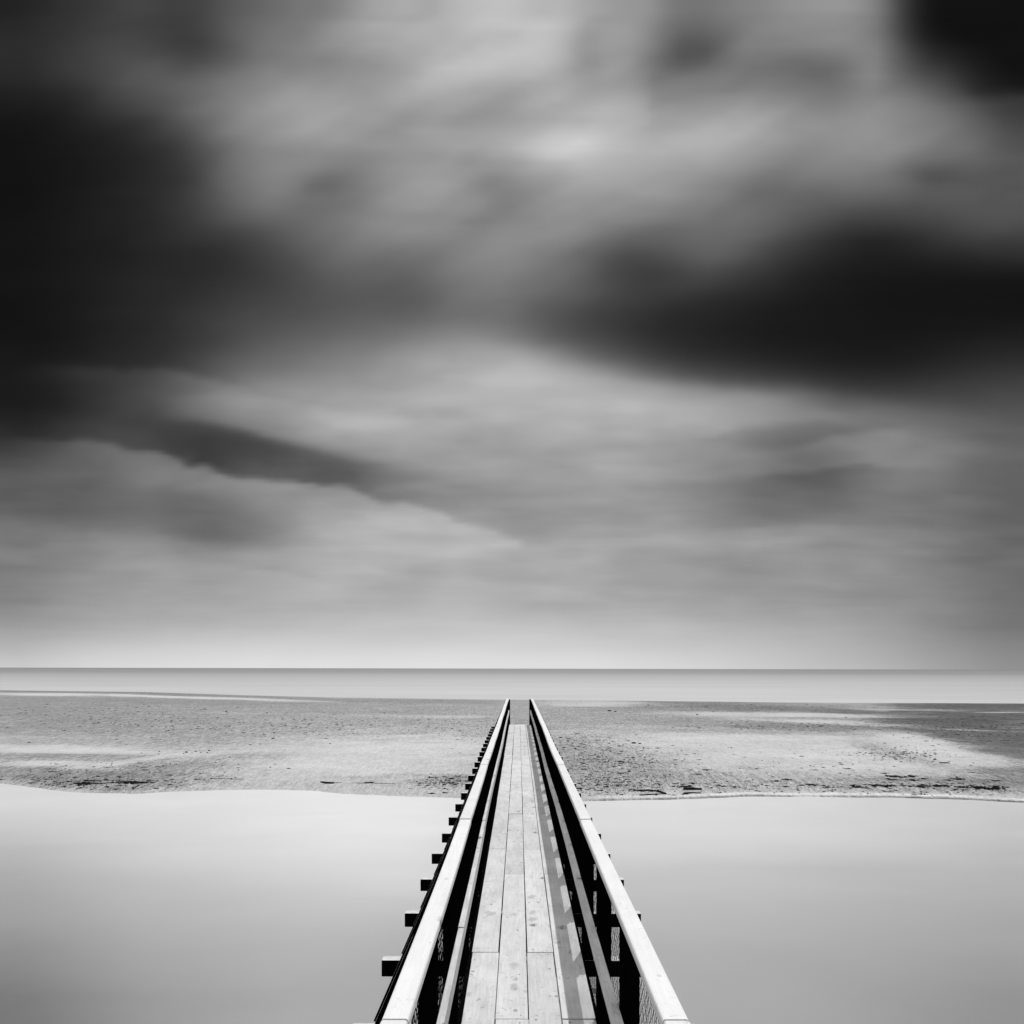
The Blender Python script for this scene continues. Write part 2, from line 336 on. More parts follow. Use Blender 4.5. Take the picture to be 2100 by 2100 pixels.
def make_world():
    w = bpy.data.worlds.new("World"); SC.world = w; w.use_nodes = True
    nt = w.node_tree; nt.nodes.clear(); N = NB(nt)
    out = N.n('ShaderNodeOutputWorld'); bg = N.n('ShaderNodeBackground'); nt.links.new(bg.outputs[0], out.inputs[0])
    g = N.n('ShaderNodeTexCoord').outputs['Generated']
    sep = N.n('ShaderNodeSeparateXYZ'); N.put(sep.inputs[0], g)
    X, Y, Z = sep.outputs
    ay = N.m('MAXIMUM', N.m('ABSOLUTE', Y), .05)
    u = N.m('DIVIDE', X, ay); v = N.m('DIVIDE', Z, ay)
    uv = N.xyz(u, v, 0.0)
    # wind-drawn distortion of the cloud bands
    def cen(f): return N.m('SUBTRACT', f, .5)
    amp = N.mr(v, 0.02, .25, .25, 1.0)
    w1 = cen(N.noise(N.mapping(uv, (3.0, 5.0, 1)), 1.0, 4, .5))
    w2 = cen(N.noise(N.mapping(uv, (3.0, 5.0, 1), (5.2, 1.3, 0)), 1.0, 4, .5))
    # frayed, sharper edges only in the lower clouds
    fray = N.mr(v, .12, .36, 1.0, .0)
    w3 = cen(N.noise(N.mapping(uv, (14, 34, 1), (2.2, 9.3, 0)), 1.0, 5, .6))
    u2 = N.m('ADD', u, N.m('MULTIPLY', N.m('MULTIPLY', w1, .05), amp))
    v2 = N.m('ADD', v, N.m('MULTIPLY', N.m('MULTIPLY', w2, .022), amp))
    v2 = N.m('ADD', v2, N.m('MULTIPLY', N.m('MULTIPLY', w3, .012), N.m('MULTIPLY', fray, amp)))
    uf = N.mr(u2, -.75, .75, 0.0, 1.0, False)
    ys, cols, field = sky_field()
    outs = []
    for k in range(len(ys)):
        fc = N.n('ShaderNodeFloatCurve'); N.put(fc.inputs['Value'], uf)
        cu = fc.mapping.curves[0]
        pts = [(((x - CX) / F + .75) / 1.5, float(val)) for x, val in zip(cols, field[k])]
        cu.points[0].location = pts[0]; cu.points[1].location = pts[-1]
        for p in pts[1:-1]: cu.points.new(*p)
        fc.mapping.extend = 'HORIZONTAL'
        fc.mapping.update()
        outs.append(fc.outputs[0])
    cur = outs[0]
    for i in range(1, len(ys)):
        va, vb = (HY - ys[i - 1]) / F, (HY - ys[i]) / F      # va above vb
        f = N.mr(v2, va, vb, 0.0, 1.0, False)
        mx = N.n('ShaderNodeMix'); mx.data_type = 'FLOAT'
        N.put(mx.inputs[0], f); N.put(mx.inputs[2], cur); N.put(mx.inputs[3], outs[i])
        cur = mx.outputs[0]
    # fine streaks
    st = cen(N.noise(N.mapping(uv, (2.6, 30, 1), (1.1, 4, 0)), 1.0, 7, .62, .25))
    st2 = cen(N.noise(N.mapping(uv, (2.2, 3.4, 1), (7.1, 2, 0)), 1.0, 5, .55, .8))
    sa = N.mr(v, .0, .06, .0, .10)
    cur = N.m('ADD', cur, N.m('MULTIPLY', N.m('MULTIPLY', st, sa), N.m('ADD', N.m('MULTIPLY', fray, .8), .25)))
    cur = N.m('MULTIPLY', cur, N.m('MULTIPLY_ADD', st2, .08, 1.0))
    cur = N.m('MAXIMUM', cur, .05)
    front = N.m('POWER', N.m('DIVIDE', N.m('ADD', cur, .055), 1.055), 2.4)
    # overhead and behind: unseen high cloud over daylight sky, brightened to fill the shadows
    sky = N.n('ShaderNodeTexSky'); sky.sky_type = 'NISHITA'; sky.sun_disc = False
    sky.sun_elevation = SUN_EL; sky.sun_rotation = SUN_AZ; sky.dust_density = 2.0
    bw = N.n('ShaderNodeRGBToBW'); N.put(bw.inputs[0], sky.outputs[0])
    cl = N.noise(N.mapping(g, (1, 1, 2)), 1.6, 6, .55, .6)
    high = N.m('MULTIPLY', N.m('ADD', N.m('MULTIPLY', bw.outputs[0], .08), .38), N.mr(cl, .3, .7, .55, 1.5))
    over = N.mr(v, .86, 1.5, 0.0, 1.0)
    side = N.mr(N.m('ABSOLUTE', u), .9, 2.0, 0.0, 1.0)
    back = N.m('LESS_THAN', Y, 0.0)
    k = N.m('MAXIMUM', N.m('MAXIMUM', over, side), back)
    mx = N.n('ShaderNodeMix'); mx.data_type = 'FLOAT'
    N.put(mx.inputs[0], k); N.put(mx.inputs[2], front); N.put(mx.inputs[3], high)
    # low unseen sky behind, dulled so timber facing the camera stays dark
    dull = N.m('MULTIPLY', back, N.mr(v, .2, 1.2, .6, 0.0))
    val = N.m('MULTIPLY', mx.outputs[0], N.m('SUBTRACT', 1.0, dull))
    c = N.n('ShaderNodeCombineColor')
    for i in range(3): N.put(c.inputs[i], N.m('MULTIPLY', val, 10.0))
    N.put(bg.inputs[0], c.outputs[0]); bg.inputs[1].default_value = 0.1
    w.cycles.sampling_method = 'MANUAL'; w.cycles.sample_map_resolution = 512

# ------------------------------------------------------------------ ground, water
NEAR = [(-700,1600),(-200,1603),(0,1609),(50,1614),(80,1617),(110,1622),(150,1626),(200,1628.5),(280,1629),(340,1625),(450,1622),(550,1620),(650,1623),(700,1628),(800,1632),(950,1638),(1063,1642),(1200,1642),(1300,1641),(1400,1637.5),(1500,1634),(1560,1632),(1650,1633),(1750,1634),(1850,1634.5),(1950,1637),(2050,1642),(2300,1652),(2900,1665)]
FAR = [(-900,1409),(-200,1414),(50,1418.5),(300,1421),(500,1427),(700,1431.5),(1050,1435),(1300,1436.5),(1600,1439.5),(2050,1440.5),(2500,1442),(3200,1444)]

def shore(poly):
    P = [at(x, y, 0.0) for x, y in poly]
    xs = np.array([p[0] for p in P]); ys = np.array([p[1] for p in P])
    o = np.argsort(xs); return xs[o], ys[o]
NX, NY = shore(NEAR); FX, FY = shore(FAR)

def ground_z(x, y):
    n = np.interp(x, NX, NY); f = np.interp(x, FX, FY)
    n = n + .12 * fbm(x * .9, x * 0 + 3.3, 91, 4)
    d1 = y - n; d2 = f - y
    up = .30 * (1 - np.exp(-np.maximum(d1, 0) / 1.6)) * np.clip(d2 / 12, 0, 1) ** .8
    up = up + .03 * fbm(x * .25, y * .25, 5) * np.clip(d1 / 3, 0, 1) * np.clip(d2 / 8, 0, 1)
    z = np.where(d1 > 0, up, np.maximum(.12 * d1, -1.6))
    z = np.where(d2 < 0, np.maximum(.04 * d2, -2.0), z)
    bank = np.clip((3.5 - y) / 5.0, 0, 1)
    bank = bank * bank * (3 - 2 * bank)
    return np.where(y < 12, z * (1 - bank) + 1.15 * bank, z), d1, d2

def gz(x, y):
    return float(ground_z(np.array([x]), np.array([y]))[0][0])

# tone patches of the sand: px, py, half-width, half-height, value, weight
PATCH = [   # x, y, half-width, half-height, value, weight, slope
 (150,1421,260,1.8,142,1.2,.01),(420,1427,200,2.2,146,1.2,.03),(90,1426.5,80,2.0,214,2.5,.01),(250,1426.8,110,1.5,208,2.2,.02),(380,1431.2,120,1.9,212,2.6,.03),(530,1435.4,110,1.7,208,2.4,.028),
 (620,1438.5,60,1.0,196,1.5,.028),(860,1439,260,4,150,.8,.01),(350,1441,300,5,150,1.0,.02),
 (140,1465,230,30,152,1.0,.02),(400,1480,230,34,164,.8,.02),(700,1458,260,14,160,.8,0),(640,1466,180,2.5,182,1.0,.02),(900,1470,130,2.2,192,1.4,0),(760,1482,200,9,168,.7,.02),
 (130,1539,150,6.5,207,2.0,.02),(90,1567.5,62,4,203,1.8,-.02),(205,1571,62,3.6,203,2.0,-.10),(300,1557.5,62,3.6,203,1.8,-.15),(395,1548,62,3.2,198,1.4,-.06),
 (150,1554,130,6,160,1.2,0),(60,1585,90,8,140,1.0,0),(200,1598,170,12,130,1.4,0),(330,1583,120,10,150,1.0,-.1),(450,1566,120,12,160,.9,-.12),(500,1590,160,12,176,.7,0),
 (730,1545,200,24,209,1.2,-.03),(640,1580,180,18,206,1.0,0),(820,1575,150,20,208,1.0,0),(560,1520,150,9,188,.7,-.1),(680,1508,160,3,176,.8,-.02),
 (935,1600,62,8,142,1.4,0),(747,1595,52,2.6,172,1.2,0),(890,1604,46,4,155,1.0,0),(860,1590,80,2,180,.8,.02),
 (1200,1468,150,14,164,.9,0),(1230,1443.5,120,3.6,200,1.6,.01),(1060,1470,60,30,166,.9,0),(1330,1455,120,6,150,.8,0),
 (1540,1449,170,8,128,1.5,.02),(1690,1446,140,4,166,1.4,.02),(1840,1452.5,100,1.1,186,1.6,.01),(1760,1460,120,4.5,118,1.6,.05),
 (1620,1464.5,215,3.2,200,2.4,.012),(1730,1479,180,4.2,200,2.4,.045),(1850,1484.5,60,1.6,196,2.0,.03),(1640,1472,120,2.4,150,1.3,.02),
 (1480,1480,160,7,156,1.0,.02),(1660,1489,190,6.5,138,1.6,.03),(1560,1500,170,4,170,.9,.02),(1800,1500,60,4,180,1.0,0),
 (2000,1446,150,6,100,1.8,0),(1985,1474,140,17,96,1.7,0),(2050,1508,120,19,100,1.5,.1),(1930,1494,80,9,108,1.3,.1),
 (1992,1495,62,1.3,176,3.4,.03),(2034,1459,26,1.0,196,3.4,.0),(1905,1455,60,.9,160,2.0,.01),(2120,1536,80,12,112,1.2,.15),
 (1910,1525,86,8,205,2.6,.18),(1855,1545,84,9,160,1.6,.27),(1990,1556,90,9,196,1.4,.1),
 (1480,1522,260,14,207,1.2,0),(1650,1548,260,24,206,1.2,0),(1780,1572,160,12,200,.9,0),
 (1170,1545,105,34,158,1.2,0),(1300,1565,110,24,162,1.0,0),(1250,1600,150,17,154,1.2,0),(1400,1598,110,10,168,.9,0),(1150,1506,90,9,186,1.0,0),(1380,1540,90,10,188,.8,.05),
 (1700,1610,300,9,164,1.0,0),(1960,1610,160,12,132,1.4,0),(1900,1588,180,8,184,.7,0),(2120,1590,100,20,128,1.0,0),
]
def sand_tone(x, y, z, d1, d2):
    D = np.maximum(y, 5)
    px = CX + x / D * F; py = HY + (CAMZ - z) / D * F
    jx = px + 60 * fbm(x * .12, y * .12, 31, 4); jy = py + (150 / D) * fbm(x * .10 + 9, y * .35, 41, 4)
    num = np.full_like(x, 178 * .35); den = np.full_like(x, .35)
    fray = fbm(x * .5, y * .8, 47, 6, .7)
    for (a, b, w, h, val, k, sl) in PATCH:
        thin = 1.0 if h > 5 else .25
        yy = py + (jy - py) * thin
        r = ((jx - a) / w) ** 2 + ((yy - b - (jx - a) * sl) / h) ** 2
        r = np.maximum(r + fray * (2.2 if h > 5 else .5), 0)
        g = k * np.exp(-.8 * r ** 1.5) * 2.2
        num += g * val; den += g
    t = num / den
    t = 176 + (t - 178) * 1.1
    t += 13 * fbm(x * .35, y * .5, 51, 6, .65) + 7 * fbm(x * 1.4, y * 2.4, 61, 4, .6)
    # shore bands
    right = np.clip((px - 1180) / 60, 0, 1)
    s = np.clip(1 - d1 / 2.6, 0, 1)
    t = t * (1 - .75 * s) + (203 - 8 * right) * .75 * s
    lf = np.clip((520 - px) / 200, 0, 1)
    t -= 42 * lf * np.clip(1 - np.abs(d1 - .6) / 1.4, 0, 1) * (.6 + .6 * fbm(x * .8, y * 3, 71, 4))
    wob = 1 + .35 * fbm(x * .7, x * 0, 81, 4)
    foam = np.exp(-((d1 - .30 * wob) / .11) ** 2) * right * np.clip(.55 + (px - 1200) / 700, 0, 1)
    t = t * (1 - foam) + 240 * foam
    dk = np.exp(-((d1 - .02) / .13) ** 2) * right * np.clip(.35 + .55 * np.clip((px - 1700) / 300, 0, 1) + .5 * fbm(x * 1.2, x * 0 + 5, 83, 4), 0, 1)
    t = t * (1 - dk) + 70 * dk
    return t

def grid_mesh(name, xs, ys, fz, ftone, mat, kind='structure'):
    gx, gy = np.meshgrid(xs, ys)
    x = gx.ravel(); y = gy.ravel()
    z, tone = fz(x, y), None
    if isinstance(z, tuple):
        z, d1, d2 = z; tone = ftone(x, y, z, d1, d2)
    else: tone = ftone(x, y, z)
    nx, ny = len(xs), len(ys)
    me = bpy.data.meshes.new(name)
    me.vertices.add(nx * ny)
    me.vertices.foreach_set('co', np.stack([x, y, z], 1).astype(np.float32).ravel())
    i = np.arange((nx - 1) * (ny - 1)); r = i // (nx - 1); c = i % (nx - 1)
    a = r * nx + c
    q = np.stack([a, a + 1, a + nx + 1, a + nx], 1).astype(np.int32)
    me.loops.add(q.size); me.loops.foreach_set('vertex_index', q.ravel())
    me.polygons.add(len(q))
    me.polygons.foreach_set('loop_start', np.arange(0, q.size, 4, dtype=np.int32))
    me.polygons.foreach_set('loop_total', np.full(len(q), 4, dtype=np.int32))
    me.polygons.foreach_set('use_smooth', np.ones(len(q), dtype=bool))
    me.update(calc_edges=True)
    at_ = me.attributes.new('albedo', 'FLOAT', 'POINT')
    at_.data.foreach_set('value', (lin(np.clip(tone, 5, 250)) / LIGHT).astype(np.float32))
    me.materials.append(mat)
    o = bpy.data.objects.new(name, me); COL.objects.link(o)
    tag(o, kind=kind)
    return o

def sand_mat():
    m, nt, b = new_mat('beach_sand'); N = NB(nt)
    g = N.n('ShaderNodeNewGeometry').outputs['Position']
    a = N.n('ShaderNodeAttribute'); a.attribute_name = 'albedo'
    al = a.outputs['Fac']
    n1 = N.noise(N.mapping(g, (1, .12, 1)), 11, 5, .75); n2 = N.noise(N.mapping(g, (1, 1.6, 1)), 2.2, 5, .65); n3 = N.noise(N.mapping(g, (1, .22, 1)), 34, 3, .7)
    rough_zone = N.mr(al, .30, .50, 1.0, .30)       # coarse shingly sand is the darker sand
    t = N.m('ADD', N.mr(n1, .36, .64, -.5, .5, False), N.m('MULTIPLY', N.mr(n2, .3, .7, -.5, .5, False), .5))
    t = N.m('ADD', t, N.m('MULTIPLY', N.mr(n3, .38, .62, -.5, .5, False), 1.0))
    t = N.m('MULTIPLY', N.m('MULTIPLY', t, rough_zone), .85)
    val = N.m('MULTIPLY', al, N.m('ADD', t, 1.0))
    # dark grit
    vo = N.n('ShaderNodeTexVoronoi'); N.put(vo.inputs['Vector'], N.mapping(g, (1, .3, 1))); vo.inputs['Scale'].default_value = 4.5
    vs = N.n('ShaderNodeSeparateColor'); N.put(vs.inputs[0], vo.outputs['Color'])
    grit = N.m('LESS_THAN', vo.outputs['Distance'], N.m('MULTIPLY', N.m('GREATER_THAN', vs.outputs[0], .72), .13))
    val = N.m('MULTIPLY', val, N.m('SUBTRACT', 1.0, N.m('MULTIPLY', N.m('MULTIPLY', grit, rough_zone), .5)))
    val = N.m('MAXIMUM', val, .01)
    c = N.n('ShaderNodeCombineColor')
    for i in range(3): N.put(c.inputs[i], val)
    N.put(b.inputs['Base Color'], c.outputs[0])
    b.inputs['Roughness'].default_value = .95; b.inputs['Specular IOR Level'].default_value = .1
    N.put(b.inputs['Normal'], N.bump(N.m('ADD', n1, N.m('MULTIPLY', n2, 1.5)), .35, .03))
    return m

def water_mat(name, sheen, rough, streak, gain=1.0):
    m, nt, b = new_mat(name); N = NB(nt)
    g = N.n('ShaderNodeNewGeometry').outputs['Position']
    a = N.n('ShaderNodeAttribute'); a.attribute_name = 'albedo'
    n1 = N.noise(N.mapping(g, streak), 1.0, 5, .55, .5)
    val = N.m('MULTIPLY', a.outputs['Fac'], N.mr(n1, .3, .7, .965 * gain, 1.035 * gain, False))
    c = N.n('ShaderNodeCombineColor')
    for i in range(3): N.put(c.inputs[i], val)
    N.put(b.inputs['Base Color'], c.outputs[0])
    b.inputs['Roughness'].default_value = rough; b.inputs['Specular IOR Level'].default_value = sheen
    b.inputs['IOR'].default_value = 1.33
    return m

WT = {1600:[(50,224),(300,226),(700,232),(950,232),(1250,222),(1600,220),(2050,205)],  # darker corners are lens vignette put into the water colour
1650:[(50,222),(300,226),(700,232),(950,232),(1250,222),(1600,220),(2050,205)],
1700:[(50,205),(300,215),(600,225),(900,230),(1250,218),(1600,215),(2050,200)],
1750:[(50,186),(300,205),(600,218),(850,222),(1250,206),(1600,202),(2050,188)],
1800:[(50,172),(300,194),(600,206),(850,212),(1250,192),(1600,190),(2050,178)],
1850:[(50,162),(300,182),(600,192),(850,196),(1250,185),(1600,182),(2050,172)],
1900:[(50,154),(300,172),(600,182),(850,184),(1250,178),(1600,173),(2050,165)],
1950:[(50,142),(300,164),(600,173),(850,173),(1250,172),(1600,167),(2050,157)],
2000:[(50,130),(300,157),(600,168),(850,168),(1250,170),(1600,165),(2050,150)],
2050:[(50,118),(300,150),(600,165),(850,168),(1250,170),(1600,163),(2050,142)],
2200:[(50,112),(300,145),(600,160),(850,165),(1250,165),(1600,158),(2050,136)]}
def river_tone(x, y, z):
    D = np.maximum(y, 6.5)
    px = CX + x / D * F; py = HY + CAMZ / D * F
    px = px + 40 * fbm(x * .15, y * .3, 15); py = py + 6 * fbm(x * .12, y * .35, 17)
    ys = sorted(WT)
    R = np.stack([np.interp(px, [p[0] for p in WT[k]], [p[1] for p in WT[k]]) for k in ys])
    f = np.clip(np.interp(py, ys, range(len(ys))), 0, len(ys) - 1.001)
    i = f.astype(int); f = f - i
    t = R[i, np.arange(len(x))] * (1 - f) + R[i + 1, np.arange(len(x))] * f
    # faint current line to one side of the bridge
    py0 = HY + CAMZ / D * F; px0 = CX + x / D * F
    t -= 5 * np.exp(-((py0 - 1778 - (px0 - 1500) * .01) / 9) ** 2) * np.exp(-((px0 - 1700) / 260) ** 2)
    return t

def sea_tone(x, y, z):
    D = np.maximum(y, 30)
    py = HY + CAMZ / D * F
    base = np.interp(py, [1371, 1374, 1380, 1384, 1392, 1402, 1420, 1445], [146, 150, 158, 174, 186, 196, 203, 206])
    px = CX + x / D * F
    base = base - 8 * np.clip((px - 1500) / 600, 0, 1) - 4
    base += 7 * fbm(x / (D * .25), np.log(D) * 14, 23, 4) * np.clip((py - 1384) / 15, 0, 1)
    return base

make_world()
xs = np.concatenate([np.linspace(-220, -66, 60)[:-1], np.arange(-66, 66, .17), np.linspace(66, 220, 60)])
ysr = [-25.0]
while ysr[-1] < 150:
    D = ysr[-1]
    ysr.append(D + (1.0 if D < 19 else (.12 if D < 28 else .12 + (D - 28) * .011)))
grid_mesh('sand_ground', xs, np.array(ysr), ground_z, sand_tone, sand_mat())
wx = np.concatenate([np.linspace(-220, -40, 30)[:-1], np.arange(-40, 40, .4), np.linspace(40, 220, 30)])
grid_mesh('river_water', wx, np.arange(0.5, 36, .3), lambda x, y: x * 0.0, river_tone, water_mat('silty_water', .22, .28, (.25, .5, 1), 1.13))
sx = np.concatenate([np.linspace(-30000, -400, 25)[:-1], np.linspace(-400, 400, 161), np.linspace(400, 30000, 25)[1:]])
sy = np.concatenate([np.linspace(70, 140, 60)[:-1], np.geomspace(140, 30000, 140)])
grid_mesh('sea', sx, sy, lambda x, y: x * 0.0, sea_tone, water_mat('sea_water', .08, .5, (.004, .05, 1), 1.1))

# ------------------------------------------------------------------ footbridge
BC = .06                    # bridge centre line
DT = CAMZ - 2.28            # deck top
BT = DT - .05               # beam top
RT = CAMZ - 1.21            # top-rail top
MT = CAMZ - 1.685           # mid-rail top
SP = 1.22                   # beam spacing
BY = [6.40 + SP * k for k in range(-6, 22)]     # beam centres, -0.92 .. 32.02
END = 32.45
bridge = empty('footbridge', (BC, BY[0], 0.0))
tag(bridge, 'long narrow wooden footbridge with white railings crossing the still water to the sandbar', 'footbridge')
def part(name, bm, mats, smooth=False):
    o = obj(name, bm, mats, bridge, smooth)
    o.matrix_parent_inverse = Matrix.Translation(-Vector((BC, BY[0], 0.0)))
    return o

# deck: four runs of 12 ft planks with staggered joints
XP = [-.3655, -.148, .0728, .288, .512]
first = [6.40, 8.84, 6.40, 8.84]
for c in range(4):
    cuts = [BY[0] - .1]
    y = first[c] - 3.66 * 4
    while y < END:
        if y > BY[0] + .5 and y < END - .5: cuts.append(y)
        y += 3.66
    cuts.append(END)
    for y0, y1 in zip(cuts, cuts[1:]):
        bm = bmesh.new()
        gap = .0035
        jx0, jx1 = random.uniform(-.003, .003), random.uniform(-.003, .003)
        zt = random.uniform(-.003, .002)
        e0, e1 = random.uniform(.003, .010), random.uniform(.003, .010)
        if c == 0 and random.random() < .8: jx0 -= .004
        box(bm, (XP[c] + gap + jx0, y0 + e0, BT + .001), (XP[c + 1] - gap + jx0, y1 - e1, DT + zt), .004, (jx1 - jx0, 0))
        for by in BY:
            if y0 < by < y1 or abs(by - y0) < .1 or abs(by - y1) < .1:
                yy = by if (y0 + .06 < by < y1 - .06) else (by + .05 if abs(by - y0) < .1 else by - .05)
                if not (y0 + .02 < yy < y1 - .02): continue
                for s in (.05, .17):
                    if random.random() < .55: continue
                    bmesh.ops.create_circle(bm, cap_ends=True, segments=7, radius=random.uniform(.0035, .007),
                        matrix=Matrix.Translation((XP[c] + s + random.uniform(-.015, .015), yy + random.uniform(-.02, .02), DT + zt + .0012)))
        bm.faces.ensure_lookup_table()
        for f in bm.faces:
            if len(f.verts) == 7: f.material_index = 1
        part('deck_plank', bm, [M['deck'], M['nail']])

# beams (outriggers), posts, braces
for i, by in enumerate(BY):
    bm = bmesh.new()
    j = random.uniform(-.012, .012)
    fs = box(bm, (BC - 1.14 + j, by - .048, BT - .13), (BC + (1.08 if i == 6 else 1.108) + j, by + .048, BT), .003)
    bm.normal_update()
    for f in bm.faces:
        if f.normal.z > .95: f.material_index = 1  # upward face gets the painted sun-bright tone
    part('cross_beam', bm, [M['shaded'], M['sunlit']])
    for s in (-1, 1):
        bm = bmesh.new()
        jj = random.uniform(-.006, .006)
        box(bm, (BC + s * .5 - .045 + jj, by - .045, BT + .0005), (BC + s * .5 + .045 + jj, by + .045, RT - .042), .003)
        part('post', bm, M['shaded'])
        bm = bmesh.new()
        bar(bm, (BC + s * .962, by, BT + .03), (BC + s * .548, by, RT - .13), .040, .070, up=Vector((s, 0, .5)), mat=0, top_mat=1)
        part('brace', bm, [M['shaded'], M['sunlit']])

for s in (-1, 1):
    bm = bmesh.new(); box(bm, (BC + s * .466 - .078, END - .12, BT + .0005), (BC + s * .466 + .078, END - .01, RT - .042), .003)
    part('post', bm, M['shaded'])
    bm = bmesh.new()
    x0, x1 = (XP[0] - .028, XP[0] - .004) if s < 0 else (XP[4] + .004, XP[4] + .02)
    box(bm, (x0, BY[0], BT + .002), (x1, END - .13, DT - .012), .002)
    part('edge_board', bm, M['shaded'])

# rails in 12 ft lengths jointed over posts
def rail_run(name, side, xi, xo, z0, z1, mat, joint, bev, jit):
    joints = []
    y = joint - 3.66 * 3
    while y < END + 1:
        if y > BY[0] + .2: joints.append(y)
        y += 3.66
    joints = [BY[0] - .2] + [j for j in joints if j < END - .4] + [END]
    dev = [random.uniform(-jit, jit) for _ in joints]
    for k, (y0, y1) in enumerate(zip(joints, joints[1:])):
        bm = bmesh.new()
        n = 6
        a, b = dev[k] + random.uniform(-jit, jit) * .5, dev[k + 1]
        bow = random.uniform(-jit, jit) * .8
        wv = random.uniform(-.004, .004)
        prev = None
        lo, hi = min(xi, xo), max(xi, xo)
        prof = [(lo, z0 + bev * .4), (lo + bev * .4, z0), (hi - bev * .4, z0), (hi, z0 + bev * .4), (hi, z1 - bev), (hi - bev * .35, z1 - bev * .3), (hi - bev, z1), (lo + bev, z1), (lo + bev * .35, z1 - bev * .3), (lo, z1 - bev)]
        rings = []
        for q in range(n + 1):
            t = q / n
            dx = a * (1 - t) + b * t + bow * math.sin(math.pi * t)
            yy = y0 + .0025 + (y1 - y0 - .005) * t
            mid = (lo + hi) / 2
            rings.append([bm.verts.new((mid + (px - mid) * (1 + wv * 6) + dx, yy, pz + .004 * math.sin(t * 3 + k))) for px, pz in prof])
        for r0, r1 in zip(rings, rings[1:]):
            L = len(prof)
            for c in range(L): bm.faces.new((r0[c], r0[(c + 1) % L], r1[(c + 1) % L], r1[c]))
        bm.faces.new(list(reversed(rings[0]))); bm.faces.new(rings[-1])
        part(name, bm, mat)

for s in (-1, 1):
    rail_run('top_rail', s, BC + s * .438, BC + s * .533, RT - .04, RT, M['rail'], 6.40, .010, .007)
    rail_run('middle_rail', s, BC + s * .4165, BC + s * .4545, MT - .10, MT, M['midrail'], 6.40 if s > 0 else 5.18, .004, .007)

# chain-link wire on both sides
for s in (-1, 1):
    bm = bmesh.new()
    X = BC + s * .4575
    zb, zt = BT - .02, RT - .06
    h = zt - zb; step = .058; r = .0012 if s > 0 else .0021
    y = BY[0] - h
    k = 0
    while y < END:
        for dr in (-1, 1):
            ya = y if dr > 0 else y + h
            yb = y + h if dr > 0 else y
            p = [ya, zb]; q = [yb, zt]
            def clip(p, q):
                (y0, z0), (y1, z1) = p, q
                lo, hi = BY[0], END - .12
                def cut(yc): return [yc, z0 + (z1 - z0) * (yc - y0) / (y1 - y0)]
                if max(y0, y1) < lo or min(y0, y1) > hi: return None
                a, b = p, q
                if y0 < lo: a = cut(lo)
                if y1 < lo: b = cut(lo)
                if y0 > hi: a = cut(hi)
                if y1 > hi: b = cut(hi)
                return a, b
            cq = clip(p, q)
            if cq:
                a, b = cq
                d = Vector((0, b[0] - a[0], b[1] - a[1]))
                if d.length > .02:
                    d.normalize(); n1 = Vector((1, 0, 0)); n2 = d.cross(n1)
                    seg = max(1, int(abs(b[1] - a[1]) / .055))
                    prev = None
                    for t in range(seg + 1):
                        f = t / seg
                        wob = random.uniform(-.0035, .0035)
                        c = Vector((X + dr * .0015 + random.uniform(-.002, .002), a[0] + (b[0] - a[0]) * f + wob, a[1] + (b[1] - a[1]) * f))
                        ring = [bm.verts.new(c + (n1 * math.cos(g) + n2 * math.sin(g)) * r) for g in (0, 2.094, 4.189)]
                        if prev:
                            for e in range(3): bm.faces.new((prev[e], prev[(e + 1) % 3], ring[(e + 1) % 3], ring[e]))
                        prev = ring
        y += step; k += 1
    part('wire_mesh', bm, M['wire'])

# long girders and piles under the deck, steps down at the far end
for x in (-.33, 0.0, .33):
    bm = bmesh.new(); box(bm, (BC + x - .04, BY[0] - .1, BT - .45), (BC + x + .04, END - .35, BT - .131), .004); part('girder', bm, M['shaded'])
for i in range(1, len(BY), 4):
    for s in (-1, 1):
        x, y = BC + s * .30, BY[i]
        bm = bmesh.new()
        rod(bm, [(x, y, min(gz(x, y), 0) - 1.2), (x, y, .3), (x, y, BT - .62)], [.12, .115, .11], 12)
        part('pile', bm, M['shaded'], True)
    bm = bmesh.new(); box(bm, (BC - .46, BY[i] - .1, BT - .62), (BC + .46, BY[i] + .1, BT - .452), .005); part('pile_cap', bm, M['shaded'])
for s in (-1, 1):
    bm = bmesh.new()
    bar(bm, (BC + s * .4, END - .25, BT - .22), (BC + s * .4, END + .82, gz(0, 33.3) - .1), .05, .22); part('stair_stringer', bm, M['shaded'])
for k in range(5):
    bm = bmesh.new(); y = END + .10 + k * .19; z = DT - .17 - k * .225
    box(bm, (BC - .44, y - .11, z - .04), (BC + .44, y + .09, z), .004); part('stair_tread', bm, M['deck'])

# ------------------------------------------------------------------ things lying on the sand
def lay(px, py):
    z = .28
    for _ in range(6):
        x, y = at(px, py, z); z = gz(x, y)
    return x, y, z

def blob(bm, r, flat, sub=1, jit=.25, loc=(0, 0, 0)):
    b = bmesh.ops.create_icosphere(bm, subdivisions=sub, radius=r)
    for v in b['verts']:
        k = 1 + random.uniform(-jit, jit)
        v.co = Vector((v.co.x * k + loc[0], v.co.y * k + loc[1], v.co.z * k * flat + loc[2]))

